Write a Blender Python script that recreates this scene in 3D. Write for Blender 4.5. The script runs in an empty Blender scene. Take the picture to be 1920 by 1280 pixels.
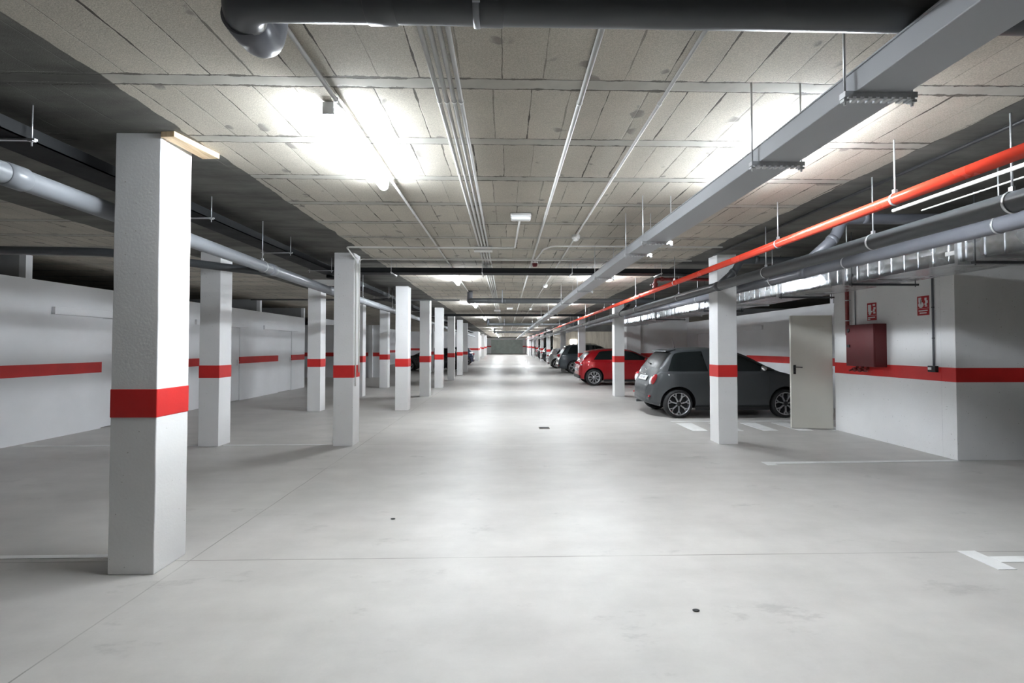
import bpy, bmesh, math, random
from math import pi, sin, cos, radians as R
from mathutils import Vector, Matrix
random.seed(7)
SC = bpy.context.scene
COL = SC.collection
CEIL = 2.937
CT = CEIL - .0005            # what is fixed to the ceiling ends just under it

# ------------------------------------------------------------------ node helpers
class N:
    """small helper around a material's node tree"""
    def __init__(s, name):
        s.m = bpy.data.materials.new(name); s.m.use_nodes = True
        s.t = s.m.node_tree; s.n = s.t.nodes; s.l = s.t.links
        s.b = s.n['Principled BSDF']
    def new(s, typ, **kw):
        n = s.n.new(typ)
        for k, v in kw.items(): setattr(n, k, v)
        return n
    def put(s, sock, v):
        if v is None: return
        if hasattr(v, 'is_output'): s.l.new(v, sock)
        else: sock.default_value = v
    def math(s, op, a, b=None, c=None, clamp=False):
        n = s.new('ShaderNodeMath', operation=op, use_clamp=clamp)
        for i, v in enumerate((a, b, c)): s.put(n.inputs[i], v)
        return n.outputs[0]
    def coords(s):
        o = s.new('ShaderNodeTexCoord').outputs['Object']
        x = s.new('ShaderNodeSeparateXYZ'); s.l.new(o, x.inputs[0])
        return o, x.outputs[0], x.outputs[1], x.outputs[2]
    def vec(s, x, y, z=0.0):
        n = s.new('ShaderNodeCombineXYZ')
        for i, v in enumerate((x, y, z)): s.put(n.inputs[i], v)
        return n.outputs[0]
    def noise(s, v, scale, detail=3, rough=.55):
        n = s.new('ShaderNodeTexNoise'); s.l.new(v, n.inputs['Vector'])
        n.inputs['Scale'].default_value = scale; n.inputs['Detail'].default_value = detail
        n.inputs['Roughness'].default_value = rough
        return n.outputs['Fac']
    def wn(s, v, dim='3D'):
        n = s.new('ShaderNodeTexWhiteNoise', noise_dimensions=dim)
        s.l.new(v, n.inputs['W' if dim == '1D' else 'Vector'])
        return n.outputs['Value']
    def ramp(s, f, lo, hi, a=0.0, b=1.0):
        n = s.new('ShaderNodeMapRange', interpolation_type='SMOOTHSTEP')
        for i, v in enumerate((f, lo, hi, a, b)): s.put(n.inputs[i], v)
        return n.outputs[0]
    def mix(s, f, a, b):
        n = s.new('ShaderNodeMix', data_type='RGBA')
        s.put(n.inputs[0], f)
        for k, v in ((6, a), (7, b)):
            s.put(n.inputs[k], v if hasattr(v, 'is_output') else (*v, 1))
        return n.outputs[2]
    def scale(s, c, f):
        n = s.new('ShaderNodeVectorMath', operation='SCALE')
        s.put(n.inputs[0], c if hasattr(c, 'is_output') else c); s.put(n.inputs['Scale'], f)
        return n.outputs[0]
    def bump(s, h, strength=.3, dist=.01):
        n = s.new('ShaderNodeBump'); n.inputs['Strength'].default_value = strength
        n.inputs['Distance'].default_value = dist
        s.l.new(h, n.inputs['Height']); s.l.new(n.outputs[0], s.b.inputs['Normal'])
    def base(s, c): s.put(s.b.inputs['Base Color'], c if hasattr(c, 'is_output') else (*c, 1))
    def rough(s, r): s.put(s.b.inputs['Roughness'], r)

def plain(name, col, rough=.5, metal=0.0, coat=0.0, var=.08, scale=6, bump=0.0, bscale=80, spec=None):
    k = N(name); o, x, y, z = k.coords()
    f = k.noise(o, scale, 4)
    k.base(k.scale(col, k.ramp(f, .25, .75, 1 - var, 1 + var)))
    k.rough(k.ramp(f, .3, .7, max(0, rough - .05), min(1, rough + .05)))
    k.b.inputs['Metallic'].default_value = metal
    k.b.inputs['Coat Weight'].default_value = coat
    if spec is not None: k.b.inputs['Specular IOR Level'].default_value = spec
    if bump: k.bump(k.noise(o, bscale, 3), bump, .004)
    return k.m

def emit(name, col, strength):
    k = N(name); k.base(col); k.rough(.4)
    k.b.inputs['Emission Color'].default_value = (*col, 1)
    k.b.inputs['Emission Strength'].default_value = strength
    return k.m

def white_paint(name, col=(.80, .80, .80), pits=True):
    k = N(name); o, x, y, z = k.coords()
    f = k.noise(o, 1.3, 4)
    c = k.scale(col, k.ramp(f, .3, .7, .95, 1.02))
    if pits:
        p = k.noise(o, 62, 1, .3)
        c = k.mix(k.ramp(p, .185, .215, 1, 0), c, (.30, .29, .27))
    k.base(c); k.rough(.62)
    k.bump(k.noise(o, 55, 4, .6), .22, .006)
    return k.m

def stripe_paint(name):
    k = N(name); o, x, y, z = k.coords()
    k.base(k.scale((.60, .022, .020), k.ramp(k.noise(o, 3, 3), .3, .7, .92, 1.06))); k.rough(.5)
    k.bump(k.noise(o, 55, 4, .6), .15, .005)
    return k.m

def floor_mat():
    k = N('polished_concrete'); o, x, y, z = k.coords()
    big = k.noise(o, .45, 5, .6); mid = k.noise(o, 2.2, 6, .62); fine = k.noise(o, 60, 2)
    st = k.noise(k.vec(k.math('MULTIPLY', x, 1.0), k.math('MULTIPLY', y, 3.2), 0.0), 1.1, 5, .6)
    v = k.math('ADD', k.math('MULTIPLY', big, .34), k.math('MULTIPLY', mid, .38))
    v = k.math('ADD', v, k.math('MULTIPLY', fine, .05))
    v = k.math('ADD', v, k.math('MULTIPLY', st, .30))
    c = k.scale((.53, .512, .488), k.math('ADD', k.math('MULTIPLY', v, 1.0), .45))
    # scuffs and small stains
    sc = k.ramp(k.noise(k.vec(x, k.math('MULTIPLY', y, 2.0), 3.1), 1.7, 6, .7), .60, .72)
    c = k.mix(k.math('MULTIPLY', sc, .60), c, (.35, .34, .325))
    sp = k.ramp(k.noise(o, 3.3, 1, .2), .125, .10, 0, 1)
    c = k.mix(k.math('MULTIPLY', sp, .5), c, (.2, .19, .17))
    # saw-cut joints
    wob = k.math('MULTIPLY', k.math('SUBTRACT', k.noise(o, 3.0, 3), .5), .012)
    def joint(coord, at, period=None):
        d = k.math('SUBTRACT', k.math('ADD', coord, wob), at)
        if period: d = k.math('SUBTRACT', k.math('MULTIPLY', k.math('FRACT', k.math('DIVIDE', k.math('ADD', d, period / 2), period)), period), period / 2)
        return k.ramp(k.math('ABSOLUTE', d), .003, .007, 1, 0)
    j = k.math('MAXIMUM', joint(y, 3.29, 3.78), joint(x, -2.22))
    br = k.ramp(k.noise(o, .9, 2), .35, .6, .25, .8)
    c = k.mix(k.math('MULTIPLY', j, br), c, (.20, .19, .17))
    k.base(c)
    k.rough(k.math('ADD', k.math('MULTIPLY', mid, .22), .34))
    k.b.inputs['Specular IOR Level'].default_value = .45
    k.bump(k.math('ADD', k.math('MULTIPLY', mid, .4), k.math('MULTIPLY', fine, .25)), .06, .01)
    return k.m

def ceiling_mat():
    k = N('block_and_beam_ceiling'); o, x, y, z = k.coords()
    n1 = k.math('SUBTRACT', k.noise(o, 5, 3), .5); n2 = k.math('SUBTRACT', k.noise(o, 1.2, 3), .5)
    yy = k.math('ADD', y, k.math('MULTIPLY', n1, .022)); xx = k.math('ADD', x, k.math('MULTIPLY', n1, .018))
    u = k.math('DIVIDE', k.math('SUBTRACT', yy, 2.42), .703)
    row = k.math('FLOOR', u); fu = k.math('FRACT', u)
    rib = k.math('LESS_THAN', fu, .135)
    # distance to the two edges of a rib, in metres
    d1 = k.math('MINIMUM', fu, k.math('SUBTRACT', 1.0, fu)); d2 = k.math('ABSOLUTE', k.math('SUBTRACT', fu, .135))
    de = k.math('MULTIPLY', k.math('MINIMUM', d1, d2), .703)
    rnd = k.wn(row, '1D')
    w = k.math('ADD', k.math('DIVIDE', xx, .22), k.math('MULTIPLY', rnd, .6))
    colm = k.math('FLOOR', w); fw = k.math('FRACT', w)
    dj = k.math('MULTIPLY', k.math('MINIMUM', fw, k.math('SUBTRACT', 1.0, fw)), .22)
    wid = k.ramp(k.noise(o, 3.3, 5, .7), .40, .72, .0002, .0075)
    wid2 = k.ramp(k.noise(o, 4.6, 5, .72), .42, .70, .0010, .014)
    j1 = k.ramp(k.math('SUBTRACT', dj, wid), 0, .0025, 1, 0)
    j2 = k.ramp(k.math('SUBTRACT', de, wid2), 0, .004, 1, 0)
    notrib = k.math('SUBTRACT', 1.0, rib)
    jr = k.wn(k.vec(k.math('FLOOR', k.math('ADD', w, .5)), row, 4.0))
    j1 = k.math('MULTIPLY', k.math('MULTIPLY', j1, notrib), k.ramp(jr, .1, .7, .45, 1))
    joint = k.math('MAXIMUM', j1, k.math('MULTIPLY', j2, .85))
    # mortar blobs hanging near the rib edges
    blob = k.ramp(k.noise(o, 5.5, 2, .4), .66, .69)
    blob = k.math('MULTIPLY', blob, k.math('MULTIPLY', k.ramp(k.math('MINIMUM', de, dj), .02, .07, 1, 0), notrib))
    wnb = k.wn(k.vec(colm, row, 0.0))
    grain = k.noise(o, 170, 2, .7); cloud = k.noise(o, 1.1, 4)
    f = k.math('MULTIPLY', k.ramp(wnb, 0, 1, .95, 1.04), k.ramp(cloud, .3, .7, .88, 1.08))
    blk = k.scale((.52, .485, .415), k.math('MULTIPLY', f, k.ramp(grain, .3, .75, .78, 1.14)))
    ribc = k.scale((.43, .415, .37), k.ramp(k.noise(o, 6, 4), .3, .7, .88, 1.05))
    c = k.mix(rib, blk, ribc)
    c = k.mix(k.math('MULTIPLY', joint, .92), c, (.055, .05, .043))
    c = k.mix(k.math('MULTIPLY', blob, .75), c, (.19, .18, .165))
    # cast solid strips along the column lines (board-marked)
    xe = k.math('ADD', x, k.math('ADD', k.math('MULTIPLY', n2, .10), k.math('MULTIPLY', n1, .06)))
    def band(a, b):
        return k.math('MULTIPLY', k.math('GREATER_THAN', xe, a), k.math('LESS_THAN', xe, b))
    solid = k.math('MAXIMUM', band(-4.95, -2.16), band(3.0, 4.75))
    brd = k.math('FRACT', k.math('DIVIDE', k.math('ADD', y, k.math('MULTIPLY', n1, .03)), .51))
    bl = k.ramp(k.math('MINIMUM', brd, k.math('SUBTRACT', 1.0, brd)), .004, .03, 1, 0)
    stain = k.noise(k.vec(k.math('MULTIPLY', x, .8), k.math('MULTIPLY', y, 2.2), 0.0), 1.5, 6, .65)
    bw = k.wn(k.math('FLOOR', k.math('DIVIDE', y, .51)), '1D')
    sol = k.scale((.165, .162, .147), k.math('MULTIPLY', k.ramp(stain, .3, .72, .62, 1.12), k.ramp(bw, 0, 1, .85, 1.1)))
    sol = k.mix(k.math('MULTIPLY', bl, .45), sol, (.12, .117, .105))
    c = k.mix(solid, c, sol)
    e1 = k.math('MINIMUM', k.math('ABSOLUTE', k.math('ADD', xe, 2.16)), k.math('ABSOLUTE', k.math('SUBTRACT', xe, 3.0)))
    c = k.mix(k.ramp(k.math('SUBTRACT', e1, wid), 0, .004, .7, 0), c, (.10, .095, .085))
    k.base(c); k.rough(.85); k.b.inputs['Specular IOR Level'].default_value = .2
    h = k.math('SUBTRACT', k.math('MULTIPLY', grain, k.math('MULTIPLY', notrib, .35)), k.math('MULTIPLY', joint, 1.4))
    k.bump(h, .35, .006)
    return k.m

def galvanized():
    k = N('galvanized_steel'); o, x, y, z = k.coords()
    v = k.new('ShaderNodeTexVoronoi'); k.l.new(o, v.inputs['Vector']); v.inputs['Scale'].default_value = 22
    g = k.math('ADD', k.math('MULTIPLY', v.outputs['Distance'], .25), .75)
    k.base(k.scale((.72, .74, .76), g)); k.b.inputs['Metallic'].default_value = .95
    k.rough(k.ramp(k.noise(o, 3, 3), .3, .7, .20, .30))
    return k.m

def wood():
    k = N('raw_pine_board'); o, x, y, z = k.coords()
    f = k.noise(k.vec(k.math('MULTIPLY', x, 14.0), k.math('MULTIPLY', y, 1.5), z), 5, 4)
    k.base(k.mix(k.ramp(f, .35, .65), (.60, .43, .25), (.74, .58, .38))); k.rough(.7)
    return k.m

def old_concrete():
    k = N('daylit_rendered_wall'); o, x, y, z = k.coords()
    s = k.noise(k.vec(k.math('MULTIPLY', x, 4.5), k.math('MULTIPLY', y, 4.5), k.math('MULTIPLY', z, .5)), 1.2, 5, .65)
    k.base(k.mix(k.ramp(s, .35, .68), (.58, .53, .45), (.42, .37, .31))); k.rough(.85)
    return k.m

def slat_metal():
    k = N('roller_slats'); o, x, y, z = k.coords()
    f = k.math('FRACT', k.math('DIVIDE', z, .11))
    k.base(k.scale((.47, .53, .49), k.ramp(k.noise(o, 2, 3), .3, .7, .9, 1.08))); k.rough(.45)
    k.b.inputs['Metallic'].default_value = .2
    k.bump(k.math('PINGPONG', f, .5), .5, .02)
    return k.m

M = {}
M['floor'] = floor_mat(); M['ceiling'] = ceiling_mat()
M['white'] = white_paint('white_wall_paint'); M['wallw'] = white_paint('white_partition_paint', (.77, .775, .79), False)
M['stripe'] = stripe_paint('red_stripe_paint')
M['line'] = plain('white_road_paint', (.80, .80, .79), .6, var=.10, scale=4, bump=.1)
M['pvc'] = plain('grey_pvc', (.135, .14, .16), .36, var=.06, scale=3)
M['pvc_dark'] = plain('dark_grey_pvc', (.060, .064, .068), .38, var=.08, scale=3)
M['pvc_light'] = plain('light_grey_pvc', (.22, .232, .25), .36, var=.05, scale=3)
M['tray_grey'] = plain('light_grey_tray', (.36, .37, .385), .42, var=.05, scale=2)
M['tray_black'] = plain('black_tray', (.010, .011, .012), .62, var=.15, scale=4, spec=.2)
M['redpipe'] = plain('red_enamel_pipe', (.68, .055, .028), .24, var=.06, scale=3, coat=.4)
M['redbox'] = plain('dark_red_enamel', (.105, .004, .006), .5, var=.05, scale=3)
M['redvalve'] = plain('oxide_red_valve', (.20, .022, .02), .4, var=.2, scale=20)
M['galv'] = galvanized()
M['zinc'] = plain('zinc_rod', (.62, .63, .64), .38, metal=.7, var=.08, scale=30)
M['conduit'] = plain('white_pvc_conduit', (.66, .655, .63), .45, var=.05, scale=4)
M['plastic'] = plain('white_plastic', (.80, .80, .79), .4, var=.03)
M['housing'] = plain('grey_lamp_housing', (.50, .51, .53), .4, var=.03)
M['black'] = plain('black_plastic', (.014, .014, .015), .42, var=.1)
M['dark'] = plain('mid_grey_plaster', (.33, .33, .33), .85, var=.1, scale=2)  # even mid grey with slight random tone
M['door'] = plain('cream_steel_door', (.66, .645, .58), .42, var=.03, scale=2)
M['wood'] = wood(); M['oldwall'] = old_concrete(); M['slats'] = slat_metal()
M['rubber'] = plain('tyre_rubber', (.016, .016, .017), .75, var=.2, scale=30, bump=.2)
M['alloy'] = plain('silver_alloy', (.58, .58, .60), .3, metal=.85, var=.05)
M['alloyd'] = plain('dark_alloy_back', (.03, .03, .032), .5, metal=.5)
M['chrome'] = plain('chrome', (.85, .85, .86), .12, metal=1.0, var=.02)
M['glass'] = plain('tinted_car_glass', (.010, .013, .013), .20, var=.05, spec=.35)
M['rearglass'] = plain('dusty_rear_glass', (.008, .009, .009), .34, var=.05, spec=.16)
M['lens'] = plain('red_lamp_lens', (.50, .02, .03), .12, coat=1.0, var=.1, scale=30)
M['lensw'] = plain('clear_lamp_lens', (.75, .76, .78), .1, coat=1.0, var=.05, scale=30)
M['grey_car'] = plain('graphite_metallic_paint', (.062, .067, .071), .46, metal=.3, coat=.35, var=.03)
M['red_car'] = plain('red_metallic_paint', (.36, .005, .010), .34, metal=.3, coat=.8, var=.03)
M['suv_car'] = plain('slate_blue_metallic_paint', (.036, .046, .053), .36, metal=.3, coat=.8, var=.03)
M['silver_car'] = plain('silver_metallic_paint', (.62, .63, .64), .32, metal=.5, coat=1.0, var=.03)
M['black_car'] = plain('black_paint', (.008, .009, .010), .25, coat=1.0, var=.03)
M['blue_car'] = plain('dark_blue_paint', (.018, .024, .050), .28, coat=1.0, var=.03)
M['lamp'] = emit('led_diffuser', (.87, .935, 1.0), 24.0)
M['daylight'] = emit('daylit_frosted_panel', (1.0, .97, .90), 1.3)
M['rust'] = plain('rusty_drain_iron', (.16, .13, .10), .7, metal=.3, var=.3, scale=40)
M['signred'] = plain('sign_red', (.42, .015, .02), .4, var=.03)
M['signwhite'] = plain('sign_white', (.78, .76, .76), .4, var=.03)

# ------------------------------------------------------------------ mesh helpers
class MB:
    def __init__(s): s.v = []; s.f = []; s.m = []; s.s = []
    def add(s, vs, fs, m=0, smooth=False):
        o = len(s.v); s.v += [Vector(p) for p in vs]
        for f in fs: s.f.append([o + i for i in f]); s.m.append(m); s.s.append(smooth)
        return s
    def box(s, x0, x1, y0, y1, z0, z1, m=0):
        v = [(x, y, z) for z in (z0, z1) for y in (y0, y1) for x in (x0, x1)]
        return s.add(v, [(0, 2, 3, 1), (4, 5, 7, 6), (0, 1, 5, 4), (2, 6, 7, 3), (0, 4, 6, 2), (1, 3, 7, 5)], m)
    def tube(s, pts, r, n=14, m=0, caps=True, smooth=True):
        pts = [Vector(p) for p in pts]; rs = r if isinstance(r, (list, tuple)) else [r] * len(pts)
        tans = []
        for i in range(len(pts)):
            a = pts[max(0, i - 1)]; b = pts[min(len(pts) - 1, i + 1)]
            tans.append((b - a).normalized())
        up = Vector((0, 0, 1)) if abs(tans[0].z) < .9 else Vector((1, 0, 0))
        vs = []; nrm = (up - tans[0] * up.dot(tans[0])).normalized()
        for i, p in enumerate(pts):
            nrm = (nrm - tans[i] * nrm.dot(tans[i])).normalized(); bn = tans[i].cross(nrm)
            for j in range(n):
                a = 2 * pi * j / n; vs.append(p + (nrm * cos(a) + bn * sin(a)) * rs[i])
        fs = []
        for i in range(len(pts) - 1):
            for j in range(n):
                fs.append((i * n + j, i * n + (j + 1) % n, (i + 1) * n + (j + 1) % n, (i + 1) * n + j))
        s.add(vs, fs, m, smooth)
        if caps:
            o = len(s.v) - len(vs)
            s.f.append([o + j for j in range(n)][::-1]); s.m.append(m); s.s.append(False)
            s.f.append([o + (len(pts) - 1) * n + j for j in range(n)]); s.m.append(m); s.s.append(False)
        return s
    def ring(s, c, axis, r, t, n=20, m=0):
        """torus-like strap of radius r and thickness t around axis"""
        c = Vector(c); ax = Vector(axis).normalized()
        a = ax.orthogonal().normalized(); b = ax.cross(a)
        k = 6; vs = []; fs = []
        for i in range(n):
            d = a * cos(2 * pi * i / n) + b * sin(2 * pi * i / n)
            for j in range(k):
                q = 2 * pi * j / k
                vs.append(c + d * (r + t * .5 * cos(q)) + ax * (t * 1.6 * sin(q)))
        for i in range(n):
            for j in range(k):
                fs.append((i * k + j, ((i + 1) % n) * k + j, ((i + 1) % n) * k + (j + 1) % k, i * k + (j + 1) % k))
        return s.add(vs, fs, m, True)
    def lathe(s, prof, c, axis='y', n=28, m=0, sgn=1):
        """prof: list of (radius, offset along axis)"""
        vs = []; fs = []; c = Vector(c)
        for (r, h) in prof:
            for j in range(n):
                a = 2 * pi * j / n
                if axis == 'y': vs.append(c + Vector((r * cos(a), h * sgn, r * sin(a))))
                elif axis == 'z': vs.append(c + Vector((r * cos(a), r * sin(a), h)))
                else: vs.append(c + Vector((h * sgn, r * cos(a), r * sin(a))))
        for i in range(len(prof) - 1):
            for j in range(n):
                fs.append((i * n + j, i * n + (j + 1) % n, (i + 1) * n + (j + 1) % n, (i + 1) * n + j))
        return s.add(vs, fs, m, True)
    def ball(s, c, rx, ry, rz, m=0, n=14, k=9, rot=None):
        vs = []; fs = []; c = Vector(c)
        for i in range(k + 1):
            t = pi * i / k
            for j in range(n):
                a = 2 * pi * j / n
                p = Vector((rx * sin(t) * cos(a), ry * sin(t) * sin(a), rz * cos(t)))
                if rot: p = rot @ p
                vs.append(c + p)
        for i in range(k):
            for j in range(n):
                fs.append((i * n + j, (i + 1) * n + j, (i + 1) * n + (j + 1) % n, i * n + (j + 1) % n))
        return s.add(vs, fs, m, True)
    def rect(s, pts, w, h, m=0):
        """rectangular bar (width w, height h) swept along points that run along Y or X"""
        pts = [Vector(p) for p in pts]; vs = []
        for i, p in enumerate(pts):
            a = pts[max(0, i - 1)]; b = pts[min(len(pts) - 1, i + 1)]; t = (b - a).normalized()
            sd = t.cross(Vector((0, 0, 1))).normalized(); up = sd.cross(t)
            for sx, sz in ((-1, -1), (1, -1), (1, 1), (-1, 1)):
                vs.append(p + sd * sx * w / 2 + up * sz * h / 2)
        fs = [(3, 2, 1, 0)]
        for i in range(len(pts) - 1):
            for j in range(4): fs.append((i * 4 + j, i * 4 + (j + 1) % 4, i * 4 + 4 + (j + 1) % 4, i * 4 + 4 + j))
        e = (len(pts) - 1) * 4; fs.append((e, e + 1, e + 2, e + 3))
        return s.add(vs, fs, m)
    def build(s, name, mats, parent=None, bevel=0.0, seg=2, recalc=True):
        off = Vector((0, 0, 0)); q = parent
        while q is not None: off += Vector(q.location); q = q.parent
        me = bpy.data.meshes.new(name)
        me.from_pydata([tuple(p - off) for p in s.v], [], s.f)
        mats = mats if isinstance(mats, (list, tuple)) else [mats]
        for m in mats: me.materials.append(m)
        for p, mi, sm in zip(me.polygons, s.m, s.s): p.material_index = mi; p.use_smooth = sm
        if recalc:
            bm = bmesh.new(); bm.from_mesh(me); bmesh.ops.recalc_face_normals(bm, faces=bm.faces[:]); bm.to_mesh(me); bm.free()
        o = bpy.data.objects.new(name, me); COL.objects.link(o)
        if parent: o.parent = parent
        if bevel:
            b = o.modifiers.new('edge', 'BEVEL'); b.width = bevel; b.segments = seg; b.limit_method = 'ANGLE'; b.angle_limit = R(40)
        return o

def fillet(pts, r, n=6):
    """round the inner corners of a polyline"""
    pts = [Vector(p) for p in pts]; out = [pts[0]]
    for i in range(1, len(pts) - 1):
        a, p, b = pts[i - 1], pts[i], pts[i + 1]
        u = (a - p); w = (b - p); d = min(r, u.length * .49, w.length * .49)
        q0 = p + u.normalized() * d; q1 = p + w.normalized() * d
        for k in range(n + 1):
            t = k / n; out.append(q0 * (1 - t) ** 2 + p * 2 * t * (1 - t) + q1 * t * t)
    out.append(pts[-1]); return out

def tag(o, label=None, cat=None, group=None, kind=None):
    if label: o['label'] = label
    if cat: o['category'] = cat
    if group: o['group'] = group
    if kind: o['kind'] = kind
    return o
def empty(name, loc, label, cat, group=None, kind=None):
    o = bpy.data.objects.new(name, None); COL.objects.link(o); o.location = loc; o.empty_display_size = .1
    return tag(o, label, cat, group, kind)
def copy_tree(o, loc, label=None):
    c = o.copy(); COL.objects.link(c); c.location = loc
    if label: c['label'] = label
    for ch in o.children:
        d = ch.copy(); COL.objects.link(d); d.parent = c
        for g in ch.children:
            e = g.copy(); COL.objects.link(e); e.parent = d
    return c
def struct(name, mb, mats, label, bevel=0.0):
    o = mb.build(name, mats, None, bevel); tag(o, label, None, None, 'structure'); o['category'] = name.split('_')[0]; return o

def fz(y): return 0.0 if y < 30 else (y - 30) * .0105      # floor level: a gentle ramp at the far end
B0, B1 = 1.03, 1.22                                        # red stripe heights

# ------------------------------------------------------------------ the setting
XL, XR, Y0, Y1 = -11.2, 12.0, -8.0, 72.0
f = MB()
f.add([(XL, Y0, 0), (XR, Y0, 0), (XR, 30, 0), (XL, 30, 0), (XR, Y1, fz(Y1)), (XL, Y1, fz(Y1))], [(0, 1, 2, 3), (3, 2, 4, 5)])
f.add([(XL, Y0, -.3), (XR, Y0, -.3), (XR, Y1, -.3), (XL, Y1, -.3)], [(3, 2, 1, 0)])
struct('floor', f, M['floor'], 'pale polished concrete garage floor with saw-cut joints')
c = MB(); c.box(XL, XR, Y0, Y1 + .3, CEIL, CEIL + .25)
struct('ceiling', c, M['ceiling'], 'raw concrete ceiling of hollow blocks between ribs')

def wall_seg(mb, x0, x1, y0, y1, z0, z1, stripe=True, fl=0.0):
    """a straight piece of wall with the painted stripe as its own faces (material 1)"""
    if not stripe or z1 < fl + B1: mb.box(x0, x1, y0, y1, z0, z1, 0); return
    mb.box(x0, x1, y0, y1, z0, fl + B0, 0); mb.box(x0, x1, y0, y1, fl + B0, fl + B1, 1); mb.box(x0, x1, y0, y1, fl + B1, z1, 0)

# left storage-room partition: stripe interrupted by doors, open strip under the ceiling
WX = -7.47; PT = 2.57
doors_l = [(2.6, 3.5), (8.62, 9.54), (12.07, 12.99), (15.15, 16.08)]
w = MB(); y = Y0
for a, b in doors_l + [(17.1, None)]:
    wall_seg(w, WX - .1, WX, y, a, 0, PT)
    if b:
        w.box(WX - .1, WX, a, b, 2.03, PT, 0); y = b
for yy in (.6, 7.3, 14.05, 17.05):
    w.box(WX - .1, WX + .002, yy - .05, yy + .05, PT, CEIL, 0)
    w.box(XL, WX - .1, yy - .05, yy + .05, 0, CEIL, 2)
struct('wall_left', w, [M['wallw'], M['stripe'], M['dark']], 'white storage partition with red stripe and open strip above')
for i, (a, b) in enumerate(doors_l):
    d = MB(); d.box(WX - .07, WX - .02, a + .012, b - .006, .012, 2.025)
    o = struct('door_%d' % (i + 1), d, M['wallw'], 'plain white storage-room door in the left partition', .004)
    h = MB(); yh = b - .08
    h.box(WX - .02, WX - .012, yh - .02, yh + .02, .98, 1.14); h.tube([(WX - .015, yh, 1.08), (WX + .03, yh, 1.08), (WX + .03, yh - .11, 1.08)], .008, 8)
    h.build('door_handle', M['zinc'], o)
    t = MB(); t.box(WX, WX + .055, a - .95, b + .35, 2.036, 2.160)
    struct('trim_%d' % (i + 1), t, M['wallw'], 'white boxed-in rail above a storage door', .006)
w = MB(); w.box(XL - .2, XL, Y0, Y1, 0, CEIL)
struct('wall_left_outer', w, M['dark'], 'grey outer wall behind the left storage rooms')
# recess and farther left walls
w = MB()
wall_seg(w, -11.0, -5.95, 22.6, 22.8, 0, PT)
w.box(-6.75, -6.55, 22.5, 22.62, 0, PT, 0)
wall_seg(w, -9.4, -9.3, 22.8, 43, 0, CEIL)
wall_seg(w, -9.3, -3.7, 43.0, 43.2, 0, CEIL, True, fz(43))
struct('wall_left_far', w, [M['wallw'], M['stripe']], 'white walls with red stripe beyond the left parking bays')
w = MB()
wall_seg(w, -3.7, -2.62, 43.0, 46.0, 0, CEIL, True, fz(44))
for ya in range(46, 72, 4):
    wall_seg(w, -3.5, -3.2, ya, min(72, ya + 4), 0, CEIL, True, fz(ya + 2))
struct('wall_left_end', w, [M['white'], M['stripe']], 'white wall block with red stripe near the far left end')
w = MB()
for ya in (60, 64, 68):
    wall_seg(w, 3.0, 3.3, ya, ya + 4, 0, CEIL, True, fz(ya + 2))
struct('wall_right_end', w, [M['white'], M['stripe']], 'white wall with red stripe beside the roller door')
w = MB()
wall_seg(w, XL, -2.3, 72, 72.2, 0, CEIL, True, fz(72)); wall_seg(w, 2.55, XR, 72, 72.2, 0, CEIL, True, fz(72)); w.box(-2.3, 2.55, 72, 72.2, 2.62, CEIL, 0)
struct('wall_back', w, [M['white'], M['stripe']], 'white end wall around the grey roller door')
w = MB(); wall_seg(w, XL, XR, Y0 - .2, Y0, 0, CEIL)
struct('wall_front', w, [M['white'], M['stripe']], 'white end wall with red stripe at the near end')
d = MB()
n = 22; z0 = fz(72) - .02
for i in range(n):
    za = z0 + i * (2.63 - z0) / n; zb = z0 + (i + 1) * (2.63 - z0) / n
    d.box(-2.32, 2.57, 72.05, 72.10, za + .006, zb, 0); d.box(-2.32, 2.57, 72.07, 72.09, za, za + .006, 0)
d.box(-2.36, -2.28, 71.95, 72.05, z0, 2.66, 0); d.box(2.53, 2.61, 71.95, 72.05, z0, 2.66, 0)
d.box(-2.36, 2.61, 71.9, 72.06, 2.6, 2.72, 1)
struct('door_9', d, [M['slats'], M['plastic']], 'grey-green slatted roller door at the far end')

# right block with the fire cabinet, its return facing the camera, and the walls behind
BX = 5.96
w = MB()
wall_seg(w, BX, XR, 5.91, 6.11, 0, CEIL); wall_seg(w, BX, BX + .2, 6.11, 8.14, 0, CEIL)
w.box(6.75, XR, 7.94, 8.14, 0, CEIL, 0); w.box(BX + .2, 6.75, 7.94, 8.14, 2.09, CEIL, 0)
struct('wall_right', w, [M['white'], M['stripe']], 'white block wall with red stripe that carries the red cabinet', .004)
w = MB(); RX = 8.0
y = 8.14
for a, b in [(15.0, 15.95), (18.0, 18.9)]:
    wall_seg(w, RX, RX + .1, y, a, 0, PT); w.box(RX, RX + .1, a, b, 2.03, PT, 0); y = b
wall_seg(w, RX, RX + .1, y, 20.0, 0, PT)
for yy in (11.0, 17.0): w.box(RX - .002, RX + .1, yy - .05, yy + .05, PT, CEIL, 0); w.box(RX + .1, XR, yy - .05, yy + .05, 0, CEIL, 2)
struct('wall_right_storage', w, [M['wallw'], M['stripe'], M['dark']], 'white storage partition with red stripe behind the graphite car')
for i, (a, b) in enumerate([(15.0, 15.95), (18.0, 18.9)]):
    d = MB(); d.box(RX + .02, RX + .07, a + .006, b - .012, .012, 2.025)
    o = struct('door_%d' % (i + 5), d, M['wallw'], 'plain white storage-room door behind the graphite car', .004)
    t = MB(); t.box(RX - .055, RX, a - 1.0, b + .2, 2.035, 2.165)
    struct('trim_%d' % (i + 5), t, M['wallw'], 'white boxed-in rail above a right storage door', .006)
w = MB()
wall_seg(w, 5.82, RX + .1, 20.0, 20.2, 0, CEIL); wall_seg(w, 5.25, 5.86, 19.75, 20.35, 0, CEIL, False)
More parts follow.
